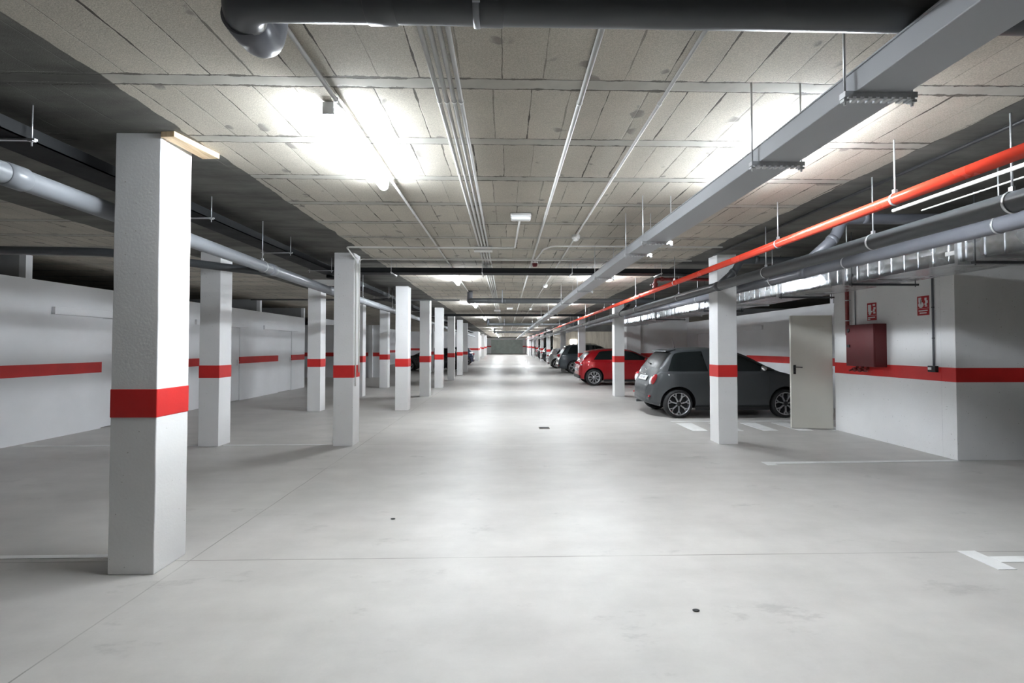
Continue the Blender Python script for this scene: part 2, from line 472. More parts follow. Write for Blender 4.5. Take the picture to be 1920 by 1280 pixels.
struct('wall_right_side', w, [M['white'], M['stripe']], 'white pier and grey-lit wall beyond the red car')
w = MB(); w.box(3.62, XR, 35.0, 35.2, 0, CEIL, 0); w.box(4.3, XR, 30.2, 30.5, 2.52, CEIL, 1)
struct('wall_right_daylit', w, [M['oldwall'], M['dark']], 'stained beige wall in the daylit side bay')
w = MB(); w.box(4.93, 5.42, 34.95, 35.0, 1.35, 2.06, 0)
struct('window_1', w, M['daylight'], 'bright daylit opening in the beige wall')
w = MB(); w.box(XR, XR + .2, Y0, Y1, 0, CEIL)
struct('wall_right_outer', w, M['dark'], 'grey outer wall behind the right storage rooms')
w = MB()
for ya in (35.2, 42, 50):
    wall_seg(w, 9.0, 9.1, ya, min(60, ya + 8), 0, CEIL, True, fz(ya + 4))
struct('wall_right_far', w, [M['wallw'], M['stripe']], 'white wall with red stripe beyond the far right bays')

# painted lines on the floor
def paint(name, label, polys):
    m = MB()
    for p in polys:
        n = len(p)
        vs = [(x, y, .004) for x, y in p] + [(x, y, .0005) for x, y in p]
        m.add(vs, [tuple(range(n))] + [(i, i + n, (i + 1) % n + n, (i + 1) % n) for i in range(n)])
    return struct(name, m, M['line'], label)
def strip(x0, y0, x1, y1, w=.1):
    d = Vector((x1 - x0, y1 - y0)); n = Vector((-d.y, d.x)).normalized() * w / 2
    return [(x0 - n.x, y0 - n.y), (x1 - n.x, y1 - n.y), (x1 + n.x, y1 + n.y), (x0 + n.x, y0 + n.y)]
paint('floor_marking_line', 'white T-shaped bay line at the lower right of the floor', [strip(3.375, 3.30, 3.375, 3.02, .13), strip(3.442, 3.165, 6.9, 3.165, .085)])
paint('floor_marking_line', 'white bay line running to the foot of the right block wall', [strip(3.447, 5.842, 5.95, 5.90, .085), strip(3.38, 5.73, 3.38, 5.89, .13)])
paint('floor_marking_line', 'white bay line behind the column with the wooden board', [strip(-7.3, 3.37, -2.64, 3.37, .05)])
paint('floor_marking_line', 'white bay line between the second pair of left columns', [strip(-7.3, 7.09, -4.7, 7.09, .05), strip(-4.3, 7.09, -2.66, 7.09, .05)])
hz = []
for i in range(5):
    xb = 3.33 + i * .635
    hz.append([(xb, 8.07), (xb + .27, 8.07), (xb + .31, 8.92), (xb, 8.92)])
hz.append(strip(3.3, 9.12, 6.9, 9.12, .06))
paint('floor_marking_line', 'white hatched bars on the floor in front of the graphite car', hz)

# ------------------------------------------------------------------ columns
def make_column(loc, label, group):
    t = empty('concrete_column', loc, label, 'column', group, 'thing'); x, y, z = loc
    h = CEIL - z; m = MB()
    # slightly irregular cast shaft, edges not perfectly straight
    n = 14; vs = []; fs = []
    for i in range(n + 1):
        zz = z + h * i / n
        for sx, sy in ((-1, -1), (1, -1), (1, 1), (-1, 1)):
            vs.append((x + sx * .15 + random.uniform(-.0016, .0016), y + sy * .15 + random.uniform(-.0016, .0016), zz))
    for i in range(n):
        for j in range(4): fs.append((i * 4 + j, i * 4 + (j + 1) % 4, i * 4 + 4 + (j + 1) % 4, i * 4 + 4 + j))
    fs += [(3, 2, 1, 0), (n * 4, n * 4 + 1, n * 4 + 2, n * 4 + 3)]
    m.add(vs, fs); m.build('shaft', M['white'], t, .006, 2)
    b = MB(); b.box(x - .1535, x + .1535, y - .1535, y + .1535, z + B0, z + B1); b.build('red_band', M['stripe'], t, .006, 2)
    return t
G1, G2, G3 = 'columns along the left of the aisle', 'columns of the inner left row', 'columns along the right of the aisle'
la = ['big white column in the left front with a wooden board at its top',
      'white column with two thin conduits running down its side',
      'brightly lit white column behind the one with conduits',
      'shaded white column just past the brightly lit one, left of the aisle',
      'bright white column seventh-rank narrow, fifth along the left aisle edge',
      'grey-lit column sixth along the left aisle edge',
      'white column seventh along the left aisle edge',
      'white column last before the dark blue car, left aisle edge']
la[4] = 'bright white column fifth along the left aisle edge'
for yf, lb in zip((3.095, 6.99, 10.85, 13.88, 16.75, 20.45, 24.3, 27.4), la):
    make_column((-2.47, yf + .15, 0), lb, G1)
for yf, lb in zip((7.0, 10.75, 13.88, 16.8, 27.2),
        ['white column between the big front column and the conduit column, left side',
         'slim white column left of the conduit column, in the inner row',
         'column peeking out right behind the conduit column',
         'white column between the conduit column and the brightly lit one',
         'column of the inner left row beside the black car']):
    make_column((-4.48, yf + .15, 0), lb, G2)
for yf, lb in zip((6.99, 13.74, 20.5, 27.3, 36.8, 43.5, 50.5, 57.5),
        ['white column standing in front of the graphite car',
         'white column in front of the red car',
         'white column between the red car and the dark SUV',
         'white column between the dark SUV and the silver car',
         'white column past the silver car, right of the aisle',
         'distant column second past the silver car',
         'distant column third past the silver car',
         'distant column fourth past the silver car, near the roller door']):
    make_column((3.43, yf + .15, fz(yf)), lb, G3)
for yf, lb in zip((50.5, 57.5), ['distant left column past the white wall block', 'most distant left column near the roller door']):
    make_column((-2.6, yf + .15, fz(yf)), lb, G1)
b = MB()
b.add([(-2.325 + dx, 3.07 + dy, zz) for zz in (2.899, CT) for dx, dy in ((.02, 0), (.115, -.01), (.19, .35), (.06, .36))],
      [(3, 2, 1, 0), (4, 5, 6, 7), (0, 1, 5, 4), (1, 2, 6, 5), (2, 3, 7, 6), (3, 0, 4, 7)])
tag(b.build('wooden_board', M['wood'], None, .003), 'short raw wooden board wedged under the ceiling at the big front column', 'board')

# ------------------------------------------------------------------ lamps
def make_lamp(loc, label):
    x, y, z = loc; t = empty('ceiling_lamp', loc, label, 'lamp', 'LED tube lamps on the ceiling')
    h = MB(); h.box(x - .032, x + .032, y - .60, y + .60, 2.905, CT); h.box(x - .036, x + .036, y - .615, y - .60, 2.855, 2.932); h.box(x - .036, x + .036, y + .60, y + .615, 2.855, 2.932)
    h.build('housing', M['housing'], t, .006)
    n = 10; vs = []; fs = []
    for k, yy in enumerate((y - .60, y + .60)):
        for j in range(n + 1):
            a = pi * j / n; ca = cos(a); vs.append((x - .042 * math.copysign(abs(ca) ** .75, ca), yy, 2.905 - .078 * max(0, sin(a)) ** .75))
    for j in range(n): fs.append((j, j + 1, n + 2 + j, n + 1 + j))
    fs.append(tuple(range(n, -1, -1))); fs.append(tuple(range(n + 1, 2 * n + 2))); fs.append((0, n + 1, 2 * n + 1, n))
    d = MB(); d.add(vs, fs, 0, False); d.build('diffuser', M['lamp'], t)
    return t
rows = [3.27, 9.27, 15.0, 22.2, 34.4, 40.2, 46.2, 52.0, 57.5, 62.5]  # seventh and ninth rows are added lamps to brighten the far end
rn = ['closest to the camera', 'in the second row, past the black cross tray', 'in the third row, by the grey cross pipe',
      'in the fourth row', 'in the fifth row', 'in the sixth row', 'in the added seventh row that brightens the far end', 'in the eighth row', 'in the added ninth row that brightens the far end', 'in the last row before the roller door']
lamp0 = None
for yy, nm in zip(rows, rn):
    for x, sd in ((-1.04, 'left'), (1.98, 'right')):
        lb = 'glowing tube lamp %s of the aisle, %s' % (sd, nm)
        if lamp0 is None: lamp0 = make_lamp((x, yy, CEIL), lb)
        else: copy_tree(lamp0, (x, yy, CEIL), lb)
copy_tree(lamp0, (5.6, 31.5, CEIL), 'glowing tube lamp over the side bay by the beige wall')

# ------------------------------------------------------------------ ceiling conduits
CZ = 2.912
def conduit(pts, label, r=.0115, group=None, mat='conduit', fil=.06, name='conduit', cat='conduit', clips=True):
    m = MB(); m.tube(fillet(pts, fil), r, 10)
    t = empty(name, pts[0], label, cat, group)
    m.build('tube', M[mat], t)
    if clips:
        a, b = Vector(pts[0]), Vector(pts[1]); L = (b - a).length
        for i in range(1, min(12, int(L / 1.1))):
            p = a + (b - a).normalized() * (i * 1.1); d = (b - a).normalized()
            if p.y > 1.7: MB().ring(p, d, r * 1.15, .004, 12).build('clip', M['conduit'], t)
    return t
g4 = 'four parallel conduits along the ceiling'
for x, lb in zip((-.383, -.341, -.299, -.259), ('first from the left of four parallel white conduits', 'second from the left of four parallel white conduits', 'third from the left of four parallel white conduits', 'fourth from the left of four parallel white conduits')):
    conduit([(x, -4, CZ), (x, 62, CZ)], lb + ' along the ceiling', .0125, g4)
conduit([(.424, -4, CZ), (.424, 62, CZ)], 'single white conduit right of the four parallel ones, passing the red siren', .0145)
conduit([(.890, -4, CZ), (.890, 45, CZ)], 'white conduit leading to the small white ceiling detectors', .0105)
conduit([(-.975, -4, CZ), (-.975, 60, CZ)], 'white conduit running beside the left lamps', .0125)
conduit([(2.06, -4, CZ), (2.06, 60, CZ)], 'white conduit running beside the right lamps', .0125)
conduit([(-2.305, 7.04, .9), (-2.305, 7.04, 2.83), (-2.22, 6.36, 2.885), (.12, 6.36, 2.885), (.15, 4.95, 2.905)], 'conduit from the conduit column across to the emergency light', .0115)
conduit([(-2.305, 7.20, 1.1), (-2.305, 7.20, 2.88), (1.15, 7.28, 2.888), (3.0, 7.28, 2.888)], 'second conduit up the conduit column, just before the black cross tray', .0105)
conduit([(.47, 7.5, 2.915), (.53, 6.46, 2.887), (.63, 6.23, 2.883), (3.0, 6.23, 2.883)], 'conduit branching right from the red siren', .0115)
j = MB(); j.box(-.465, -.20, 6.48, 6.62, 2.872, CT); j.box(-.45, -.215, 6.475, 6.48, 2.879, 2.93)
tag(j.build('junction_box', M['conduit'], None, .006), 'flat white junction box on the four parallel conduits', 'junction box', 'junction boxes on the conduits')
j = MB(); j.box(-.47, -.22, 17.6, 17.76, 2.872, CT); j.box(-.455, -.235, 17.595, 17.6, 2.879, 2.93)
tag(j.build('junction_box', M['conduit'], None, .006), 'distant white junction box before the second black cross tray', 'junction box', 'junction boxes on the conduits')
def emergency(x, y, lb):
    t = empty('emergency_light', (x, y, CEIL), lb, 'emergency light', 'emergency lights on the ceiling')
    m = MB(); m.box(x - .112, x + .112, y - .05, y + .05, 2.899, CT); m.build('base', M['plastic'], t, .008)
    m = MB(); m.box(x - .106, x + .106, y - .045, y + .045, 2.865, 2.901); m.build('cover', M['plastic'], t, .016, 3)
emergency(.158, 4.90, 'white rectangular emergency light on the near ceiling'); emergency(.13, 16.6, 'white emergency light far down the aisle ceiling')
def detector(x, y, lb):
    t = empty('smoke_detector', (x, y, CEIL), lb, 'detector', 'detectors on the ceiling')
    m = MB(); m.lathe([(0, 2.889), (.050, 2.889), (.053, 2.895), (.053, CT), (0, CT)], (x, y, 0), 'z', 20); m.build('base', M['plastic'], t)
    m = MB(); m.lathe([(0, 2.859), (.026, 2.861), (.036, 2.873), (.044, 2.890), (0, 2.890)], (x, y, 0), 'z', 20); m.build('sensor', M['plastic'], t)
detector(.895, 5.82, 'small white smoke detector before the black cross tray'); detector(.905, 10.5, 'small white smoke detector past the black cross tray')
detector(.9, 16.8, 'distant white smoke detector near the second black cross tray')
t = empty('alarm_siren', (.478, 7.6, CEIL), 'round red alarm siren on the ceiling conduit', 'siren')
m = MB(); m.lathe([(0, 2.895), (.052, 2.895), (.055, 2.902), (.055, CT), (0, CT)], (.478, 7.6, 0), 'z', 20); m.build('base', M['plastic'], t)
m = MB(); m.lathe([(0, 2.839), (.030, 2.841), (.046, 2.857), (.049, 2.896), (0, 2.896)], (.478, 7.6, 0), 'z', 20); m.build('sounder', M['redbox'], t)

# ------------------------------------------------------------------ cable trays
t = empty('cable_tray', (1.46, 0, 2.5), 'light grey closed cable tray hung along the right of the aisle', 'cable tray')
path = [(1.478, -2, 2.54), (1.472, 2.6, 2.54), (1.412, 5.4, 2.54), (1.40, 30, 2.54), (1.40, 62, 2.54)]
m = MB(); m.rect(path, .215, .085); m.build('tray', M['tray_grey'], t, .004)
m = MB(); m.rect([(a, b, c_ + .0445) for a, b, c_ in path], .226, .006); m.build('lid', M['tray_grey'], t)
def tray_x(y):
    for (a, b) in zip(path, path[1:]):
        if a[1] <= y <= b[1]: return a[0] + (b[0] - a[0]) * (y - a[1]) / (b[1] - a[1])
for y in (1.745, 2.42, 4.28, 4.85, 6.5, 8.1, 10.5, 13.7, 16.5, 19.3, 22.1, 27, 32, 38, 45):
    x = tray_x(y) - .004; k = MB()
    k.box(x - .145, x + .145, y - .016, y + .016, 2.478, 2.5005)
    for s in range(9): k.box(x - .133 + s * .031, x - .117 + s * .031, y - .018, y + .018, 2.470, 2.479)
    for sx in (-.135, .135):
        k.tube([(x + sx, y, 2.45), (x + sx, y, CT)], .0048, 8); k.box(x + sx - .011, x + sx + .011, y - .011, y + .011, 2.463, 2.473)
    k.build('hanger_bracket', M['zinc'], t)
t = empty('cable_tray', (-2.98, 0, 2.73), 'black cable tray along the left column row that turns across the aisle', 'cable tray')
m = MB()
m.box(-3.115, -2.85, -4, 7.59, 2.734, 2.742); m.box(-3.115, -3.108, -4, 7.86, 2.734, 2.80); m.box(-2.857, -2.85, -4, 7.59, 2.734, 2.815)
m.box(-3.115, 3.45, 7.59, 7.86, 2.734, 2.742); m.box(-2.857, 3.45, 7.59, 7.597, 2.734, 2.815); m.box(-3.115, 3.45, 7.853, 7.86, 2.734, 2.815)
m.build('tray', M['tray_black'], t)
for i, x in enumerate((-3.08, -3.045, -3.01, -2.975, -2.94, -2.905)):
    MB().tube(fillet([(x, -4, 2.757), (x, 7.62 + i * .035, 2.758), (3.4, 7.62 + i * .035, 2.757)], .05), .014, 8).build('cable', M['black'], t)
for y in (1.2, 2.75, 4.4, 6.0, 7.4):
    k = MB(); k.box(-3.19, -2.79, y - .01, y + .01, 2.722, 2.7335)
    for x in (-3.165, -2.815): k.tube([(x, y, 2.69), (x, y, CT)], .0042, 8)
    k.box(-2.83, -2.80, y - .012, y + .012, 2.716, 2.722); k.build('hanger_bracket', M['zinc'], t)
for x in (-1.9, -.4, 1.1, 2.6):
    k = MB(); k.box(x - .01, x + .01, 7.53, 7.92, 2.722, 2.7335)
    for yy in (7.555, 7.895): k.tube([(x, yy, 2.70), (x, yy, CT)], .0042, 8)
    k.build('hanger_bracket', M['zinc'], t)
t = empty('cable_tray', (0, 18.4, 2.73), 'second black cable tray crossing the aisle farther back', 'cable tray')
m = MB(); m.box(-3.1, 3.3, 18.3, 18.57, 2.734, 2.742); m.box(-3.1, 3.3, 18.3, 18.307, 2.734, 2.815); m.box(-3.1, 3.3, 18.563, 18.57, 2.734, 2.815)
m.build('tray', M['tray_black'], t)
for q in range(5): MB().tube([(-3.05, 18.34 + q * .045, 2.757), (3.25, 18.34 + q * .045, 2.757)], .014, 8).build('cable', M['black'], t)
t = empty('cable_tray', (-2.98, 12, 2.73), 'black cable tray continuing along the left columns past the cross tray', 'cable tray')
m = MB(); m.box(-3.115, -2.85, 7.95, 40, 2.70, 2.708); m.box(-3.115, -3.108, 7.95, 40, 2.70, 2.775); m.box(-2.857, -2.85, 7.95, 40, 2.70, 2.785); m.build('tray', M['tray_black'], t)
for y in (9.0, 11.0, 13.0, 15.5, 18.0, 21.0, 24.0):
    k = MB(); k.box(-3.19, -2.79, y - .01, y + .01, 2.688, 2.6995)
    for x in (-3.165, -2.815): k.tube([(x, y, 2.66), (x, y, CT)], .0042, 8)
    k.build('hanger_bracket', M['zinc'], t)
m = MB(); m.box(-3.44, -2.625, 7.92, 8.12, 2.575, 2.66); m.box(-3.46, -3.44, 7.91, 8.13, 2.565, 2.67)
tag(m.build('ventilation_box', M['plastic'], None, .006), 'white rectangular box duct beside the conduit column under the ceiling', 'box duct')

# ------------------------------------------------------------------ pipes
def hanger(parent, p, r, axis, mat='zinc', rod=.0055, top=CT, name='hanger'):
    k = MB(); p = Vector(p)
    k.ring(p, axis, r + .004, .006, 22); k.tube([p + Vector((0, 0, r + .006)), (p.x, p.y, top)], rod, 8)
    k.box(p.x - .011, p.x + .011, p.y - .011, p.y + .011, p.z + r + .004, p.z + r + .03)
    return k.build(name, M[mat], parent)
# red sprinkler main
RXp, RZ = 2.69, 2.52
t = empty('sprinkler_pipe', (RXp, 0, RZ), 'long red fire pipe hung along the right columns', 'pipe')
m = MB(); m.tube([(RXp, -4, RZ), (RXp, 62, RZ)], .038, 24); m.build('pipe', M['redpipe'], t)
for y in (-.5, 3.07, 4.43, 7.2, 9.4, 12.4, 15.4, 19, 23, 27, 32, 37, 43): hanger(t, (RXp, y, RZ), .038, (0, 1, 0))
for y in (9.0, 14.2, 21.5, 30): MB().lathe([(.038, -.04), (.05, -.04), (.052, -.015), (.046, 0), (.052, .015), (.05, .04), (.038, .04)], (RXp, y, RZ), 'y', 22).build('coupling', M['redvalve'], t)
t = empty('sprinkler_branch_pipe', (RXp, 7.9, RZ), 'dark red branch pipe with a valve rising from the long red pipe', 'pipe')
m = MB(); m.tube(fillet([(RXp, 8.15, RZ + .05), (RXp, 8.15, 2.72), (3.25, 8.15, 2.72), (4.2, 8.15, 2.715), (5.9, 8.25, 2.715)], .06), .030, 16); m.build('pipe', M['redvalve'], t)
m = MB(); m.lathe([(.03, -.05), (.045, -.05), (.05, -.02), (.038, 0), (.05, .02), (.045, .05), (.03, .05)], (RXp, 8.15, 2.60), 'z', 18)
m.box(RXp - .09, RXp - .03, 8.14, 8.16, 2.61, 2.62); m.lathe([(.03, -.03), (.042, -.03), (.042, .03), (.03, .03)], (RXp + .12, 8.15, 2.72), 'x', 18); m.lathe([(.03, -.03), (.042, -.03), (.042, .03), (.03, .03)], (RXp + .52, 8.15, 2.72), 'x', 18)
m.build('valve', M['redvalve'], t)
# white thin lines by the red pipe
conduit([(2.98, -4, 2.548), (2.98, 3.42, 2.548)], 'thin white pipe just below the red pipe, upper right', .013, None, 'conduit', name='thin_pipe', cat='pipe')
conduit([(3.13, -4, 2.527), (3.13, 3.34, 2.527)], 'thinner white line below the thin white pipe, upper right', .006, None, 'conduit', name='thin_pipe', cat='pipe', clips=False)
conduit([(3.25, -3, 2.905), (3.19, 6.9, 2.905)], 'thin black cable along the right edge of the block ceiling', .014, None, 'black', name='cable', cat='cable', clips=False)
# two grey drain pipes on the right
def drain(x, z, r, y0, y1, hang, label, mat='pvc', joints=(), group=None, dz=0.0):
    t = empty('drain_pipe', (x, y0, z), label, 'pipe', group)
    m = MB(); m.tube([(x, y0, z), (x, 2.5, z), (x, 7.0, z + dz), (x, y1, z + dz)], r, 26); m.build('pipe', M[mat], t)
    zz = lambda y: z + dz * min(1, max(0, (y - 2.5) / 4.5))
    for y in hang: hanger(t, (x, y, zz(y)), r, (0, 1, 0))
    for y in joints: MB().lathe([(r, -.06), (r + .006, -.058), (r + .007, .05), (r + .002, .058), (r, .06)], (x, y, zz(y)), 'y', 26).build('coupling', M[mat], t)
    return t
GD = 'grey drain pipes along the right side'
drain(3.10, 2.385, .064, -4, 60, (2.7, 3.76, 5.35, 8.1, 10.8, 13.5, 17, 21, 26, 32), 'upper grey drain pipe passing in front of the right columns', 'pvc_dark', (6.55, 12.2, 18.2), GD)
drain(3.74, 2.425, .064, -4, 60, (3.35, 4.9, 6.3, 8.8, 11.4, 15, 19, 25), 'lower grey drain pipe passing behind the right columns', 'pvc', (5.6, 10.2, 16), GD)
def branch(y, xa, za, lb, mat='pvc'):
    """horizontal pipe from the right, bend, and a slanted leg down into the upper drain pipe"""
    t = empty('branch_pipe', (3.1, y, 2.385), lb, 'pipe')
    m = MB(); m.tube(fillet([(xa, y, za), (3.36, y, za - .02), (3.30, y, 2.60), (3.08, y + .02, 2.40)], .16, 8), .052, 20); m.build('pipe', M[mat], t)
    MB().tube([(3.62, y, za - .012), (3.56, y, za - .013)], .058, 20).build('collar', M[mat], t); MB().tube([(3.275, y + .004, 2.585), (3.245, y + .005, 2.555)], .058, 20).build('collar', M[mat], t)
branch(4.46, 7.2, 2.80, 'grey bent pipe dropping into the upper drain pipe, right side', 'pvc'); branch(6.45, 5.95, 2.76, 'dark bent pipe dropping into the drain pipe above the column by the graphite car', 'pvc_dark')
branch(12.2, 7.9, 2.78, 'farther bent pipe dropping into the drain pipe past the valve', 'pvc_dark')
# left drain pipe
t = drain(-2.78, 2.462, .062, -4, 40, (1.9, 5.25, 8.9, 11.2, 15, 19, 24), 'grey drain pipe hung along the left columns', 'pvc_light', (2.62, 5.45, 9.9), None, -.075)
t = empty('branch_pipe', (-4, 5.3, 2.46), 'dark pipe joining the left drain pipe from the storage side', 'pipe')
m = MB(); m.tube(fillet([(-9, 4.9, 2.56), (-4.2, 4.9, 2.50), (-3.1, 5.35, 2.40), (-2.79, 5.6, 2.40)], .2), .045, 18); m.build('pipe', M['pvc_dark'], t)
m = MB(); m.ring((-3.95, 4.98, 2.49), (1, .3, 0), .049, .006); m.tube([(-3.95, 4.98, 2.54), (-3.95, 4.98, CT)], .005, 8); m.build('hanger', M['zinc'], t)
# big cross pipes
def cross_pipe(y, z, r, lb, first=False):
    t = empty('cross_pipe', (-1, y, z), lb, 'pipe', 'dark pipes crossing the aisle')
    m = MB(); m.tube(fillet([(4.6, y, z), (3.0, y, z), (-.88, y, z), (-.94, y + .14, z + .006)], .12, 8), r, 28)
    m.build('pipe', M['pvc_dark'], t)
    m = MB(); m.tube(fillet([(-.925, y + .08, z + .004), (-.94, y + .25, z + .01), (-.93, y + .27, 2.84), (-.93, y + .27, CT)], .13, 10), r * 1.06, 28); m.build('elbow', M['pvc'], t)
    for x in (-.42, -.06): MB().lathe([(r, -.05), (r * 1.06, -.047), (r * 1.06, .047), (r, .05)], (x, y, z), 'x', 28).build('coupling', M['pvc_dark'], t)
    m = MB(); m.ring((-.10, y, z), (1, 0, 0), r + .004, .008, 26); m.box(-.11, -.085, y - r - .006, y - r + .003, z - .05, CT); m.build('clamp', M['pvc_light'], t)
cross_pipe(1.515, 2.66, .068, 'thick dark pipe crossing the very top of the view'); cross_pipe(11.45, 2.655, .066, 'grey pipe with a fat elbow crossing the ceiling past the lamps')
cross_pipe(23.4, 2.655, .066, 'distant pipe with an elbow crossing the ceiling'); cross_pipe(36.0, 2.655, .066, 'most distant pipe crossing the ceiling')
conduit([(-6.5, 11.75, 2.70), (-1.2, 11.75, 2.70)], 'thin dark pipe leading left from the fat elbow', .018, None, 'pvc_dark', name='thin_pipe', cat='pipe', clips=False)

# ------------------------------------------------------------------ galvanized air duct
t = empty('air_duct', (4.7, 0, 2.31), 'galvanized rectangular air duct with ribbed panels along the right', 'air duct')
DX0, DX1, DZ0, DZ1 = 4.37, 5.06, 2.315, 2.565
m = MB(); y = -1.0
random.seed(3)
while y < 17.7:  # last stretch is lengthened to shade the wall beyond the red car
    y2 = min(y + .168, 17.7); e0, e1, e2 = random.uniform(.001, .009), random.uniform(.001, .009), random.uniform(.0008, .0022); n = 4
    vs = []; fs = []
    for q in range(n + 1):                                      # every panel is a shallow pillow between two pressed seams
        u_ = q / n; d_ = e0 + (e1 - e0) * u_ + e2 * 4 * u_ * (1 - u_)
        vs += [(DX0 - d_ * .7, y + (y2 - y) * u_, DZ0), (DX0 - d_, y + (y2 - y) * u_, (DZ0 + DZ1) / 2), (DX0 - d_ * .7, y + (y2 - y) * u_, DZ1)]
    for q in range(n):
        for w_ in (0, 1): fs.append((q * 3 + w_, q * 3 + w_ + 1, q * 3 + w_ + 4, q * 3 + w_ + 3))
    m.box(DX0 - .0125, DX0, y - .003, y + .003, DZ0, DZ1)
    m.add(vs, fs, 0, True); y = y2
m.add([(DX0, -1, DZ0), (DX1, -1, DZ0), (DX1, 17.7, DZ0), (DX0, 17.7, DZ0), (DX0, -1, DZ1), (DX1, -1, DZ1), (DX1, 17.7, DZ1), (DX0, 17.7, DZ1)],
      [(0, 3, 2, 1), (4, 5, 6, 7), (1, 2, 6, 5), (0, 1, 5, 4), (3, 7, 6, 2)])
m.build('duct', M['galv'], t, recalc=False)
for y in (-.1, 1.25, 2.65, 4.28, 5.75, 7.2, 8.7, 10.2, 11.7, 13.2, 14.7, 16.2, 17.68):
    m = MB(); m.box(DX0 - .028, DX0, y - .016, y + .016, DZ0, DZ1 + .02); m.box(DX0 - .028, DX1 + .028, y - .016, y + .016, DZ0 - .026, DZ0); m.build('flange', M['zinc'], t)
for y in (9.05, 12.5):
    m = MB()
    for a, b_, c_, d_ in ((y - .24, y + .24, 2.355, 2.37), (y - .24, y + .24, 2.465, 2.48), (y - .24, y - .225, 2.355, 2.48), (y + .225, y + .24, 2.355, 2.48)): m.box(DX0 - .03, DX0 - .012, a, b_, c_, d_)
    for q in range(5): m.box(DX0 - .022, DX0 - .012, y - .22, y + .22, 2.373 + q * .018, 2.379 + q * .018)
    m.build('air_grille', M['zinc'], t)
MB().box(DX0 - .018, DX0 - .013, 4.30, 4.40, 2.395, 2.435).build('paper_label', M['plastic'], t); MB().box(DX0 - .018, DX0 - .013, 5.62, 5.70, 2.385, 2.42).build('paper_label', M['pvc_light'], t)
for y in (.9, 2.5, 4.08, 5.58, 7.05, 9.8, 13.0):
    k = MB(); k.box(DX0 - .07, 5.16, y - .02, y + .02, 2.265, 2.289)
    for x in (DX0 - .05, 5.13): k.tube([(x, y, 2.25), (x, y, CT)], .005, 8)
    k.build('hanger_bracket', M['pvc_dark'], t)

# ------------------------------------------------------------------ things on the right block wall
t = empty('fire_hose_cabinet', (BX, 7.285, 1.18), 'dark red fire hose cabinet on the white block wall', 'cabinet')
CX = 5.745
m = MB(); m.box(CX + .02, BX - .001, 6.995, 7.575, 1.18, 1.865); m.build('body', M['redbox'], t, .006)
d = MB(); d.box(CX, CX + .022, 6.997, 7.573, 1.182, 1.863); d.build('door', M['redbox'], t, .004)
l = MB(); l.box(CX - .012, CX, 7.49, 7.54, 1.75, 1.80); l.box(CX - .018, CX - .01, 7.50, 7.53, 1.735, 1.76); l.build('latch', M['black'], t)
l = MB(); l.box(CX - .014, CX, 7.485, 7.545, 1.49, 1.535); l.build('lock', M['black'], t, .003)
for y in (7.26, 7.37, 7.48):
    l = MB()
    l.tube([(5.86, y, 1.19), (5.86, y, 1.12)], .022, 12); l.lathe([(.0, -.03), (.032, -.03), (.034, 0), (.032, .03), (0, .03)], (5.82, y, 1.125), 'x', 14)
    l.tube([(5.78, y, 1.125), (5.72, y, 1.10)], .014, 10); l.build('valve', M['redvalve'], t)
m = MB(); m.tube(fillet([(4.3, 7.74, 2.735), (BX - .06, 7.74, 2.735), (BX - .06, 7.74, 1.70)], .05), .03, 16)
t = empty('riser_pipe', (BX - .06, 7.74, 1.7), 'dark red pipe coming down to the fire hose cabinet', 'pipe'); m.build('pipe', M['redvalve'], t)
for z in (2.3, 1.95):
    m = MB(); m.ring((BX - .06, 7.74, z), (0, 0, 1), .033, .006); m.box(BX - .03, BX - .001, 7.73, 7.75, z - .01, z + .01); m.build('clamp', M['zinc'], t)
conduit([(BX - .014, 7.62, 1.50), (BX - .014, 7.62, 2.9)], 'thin grey conduit rising from the fire hose cabinet', .008, None, 'pvc_light', clips=False)
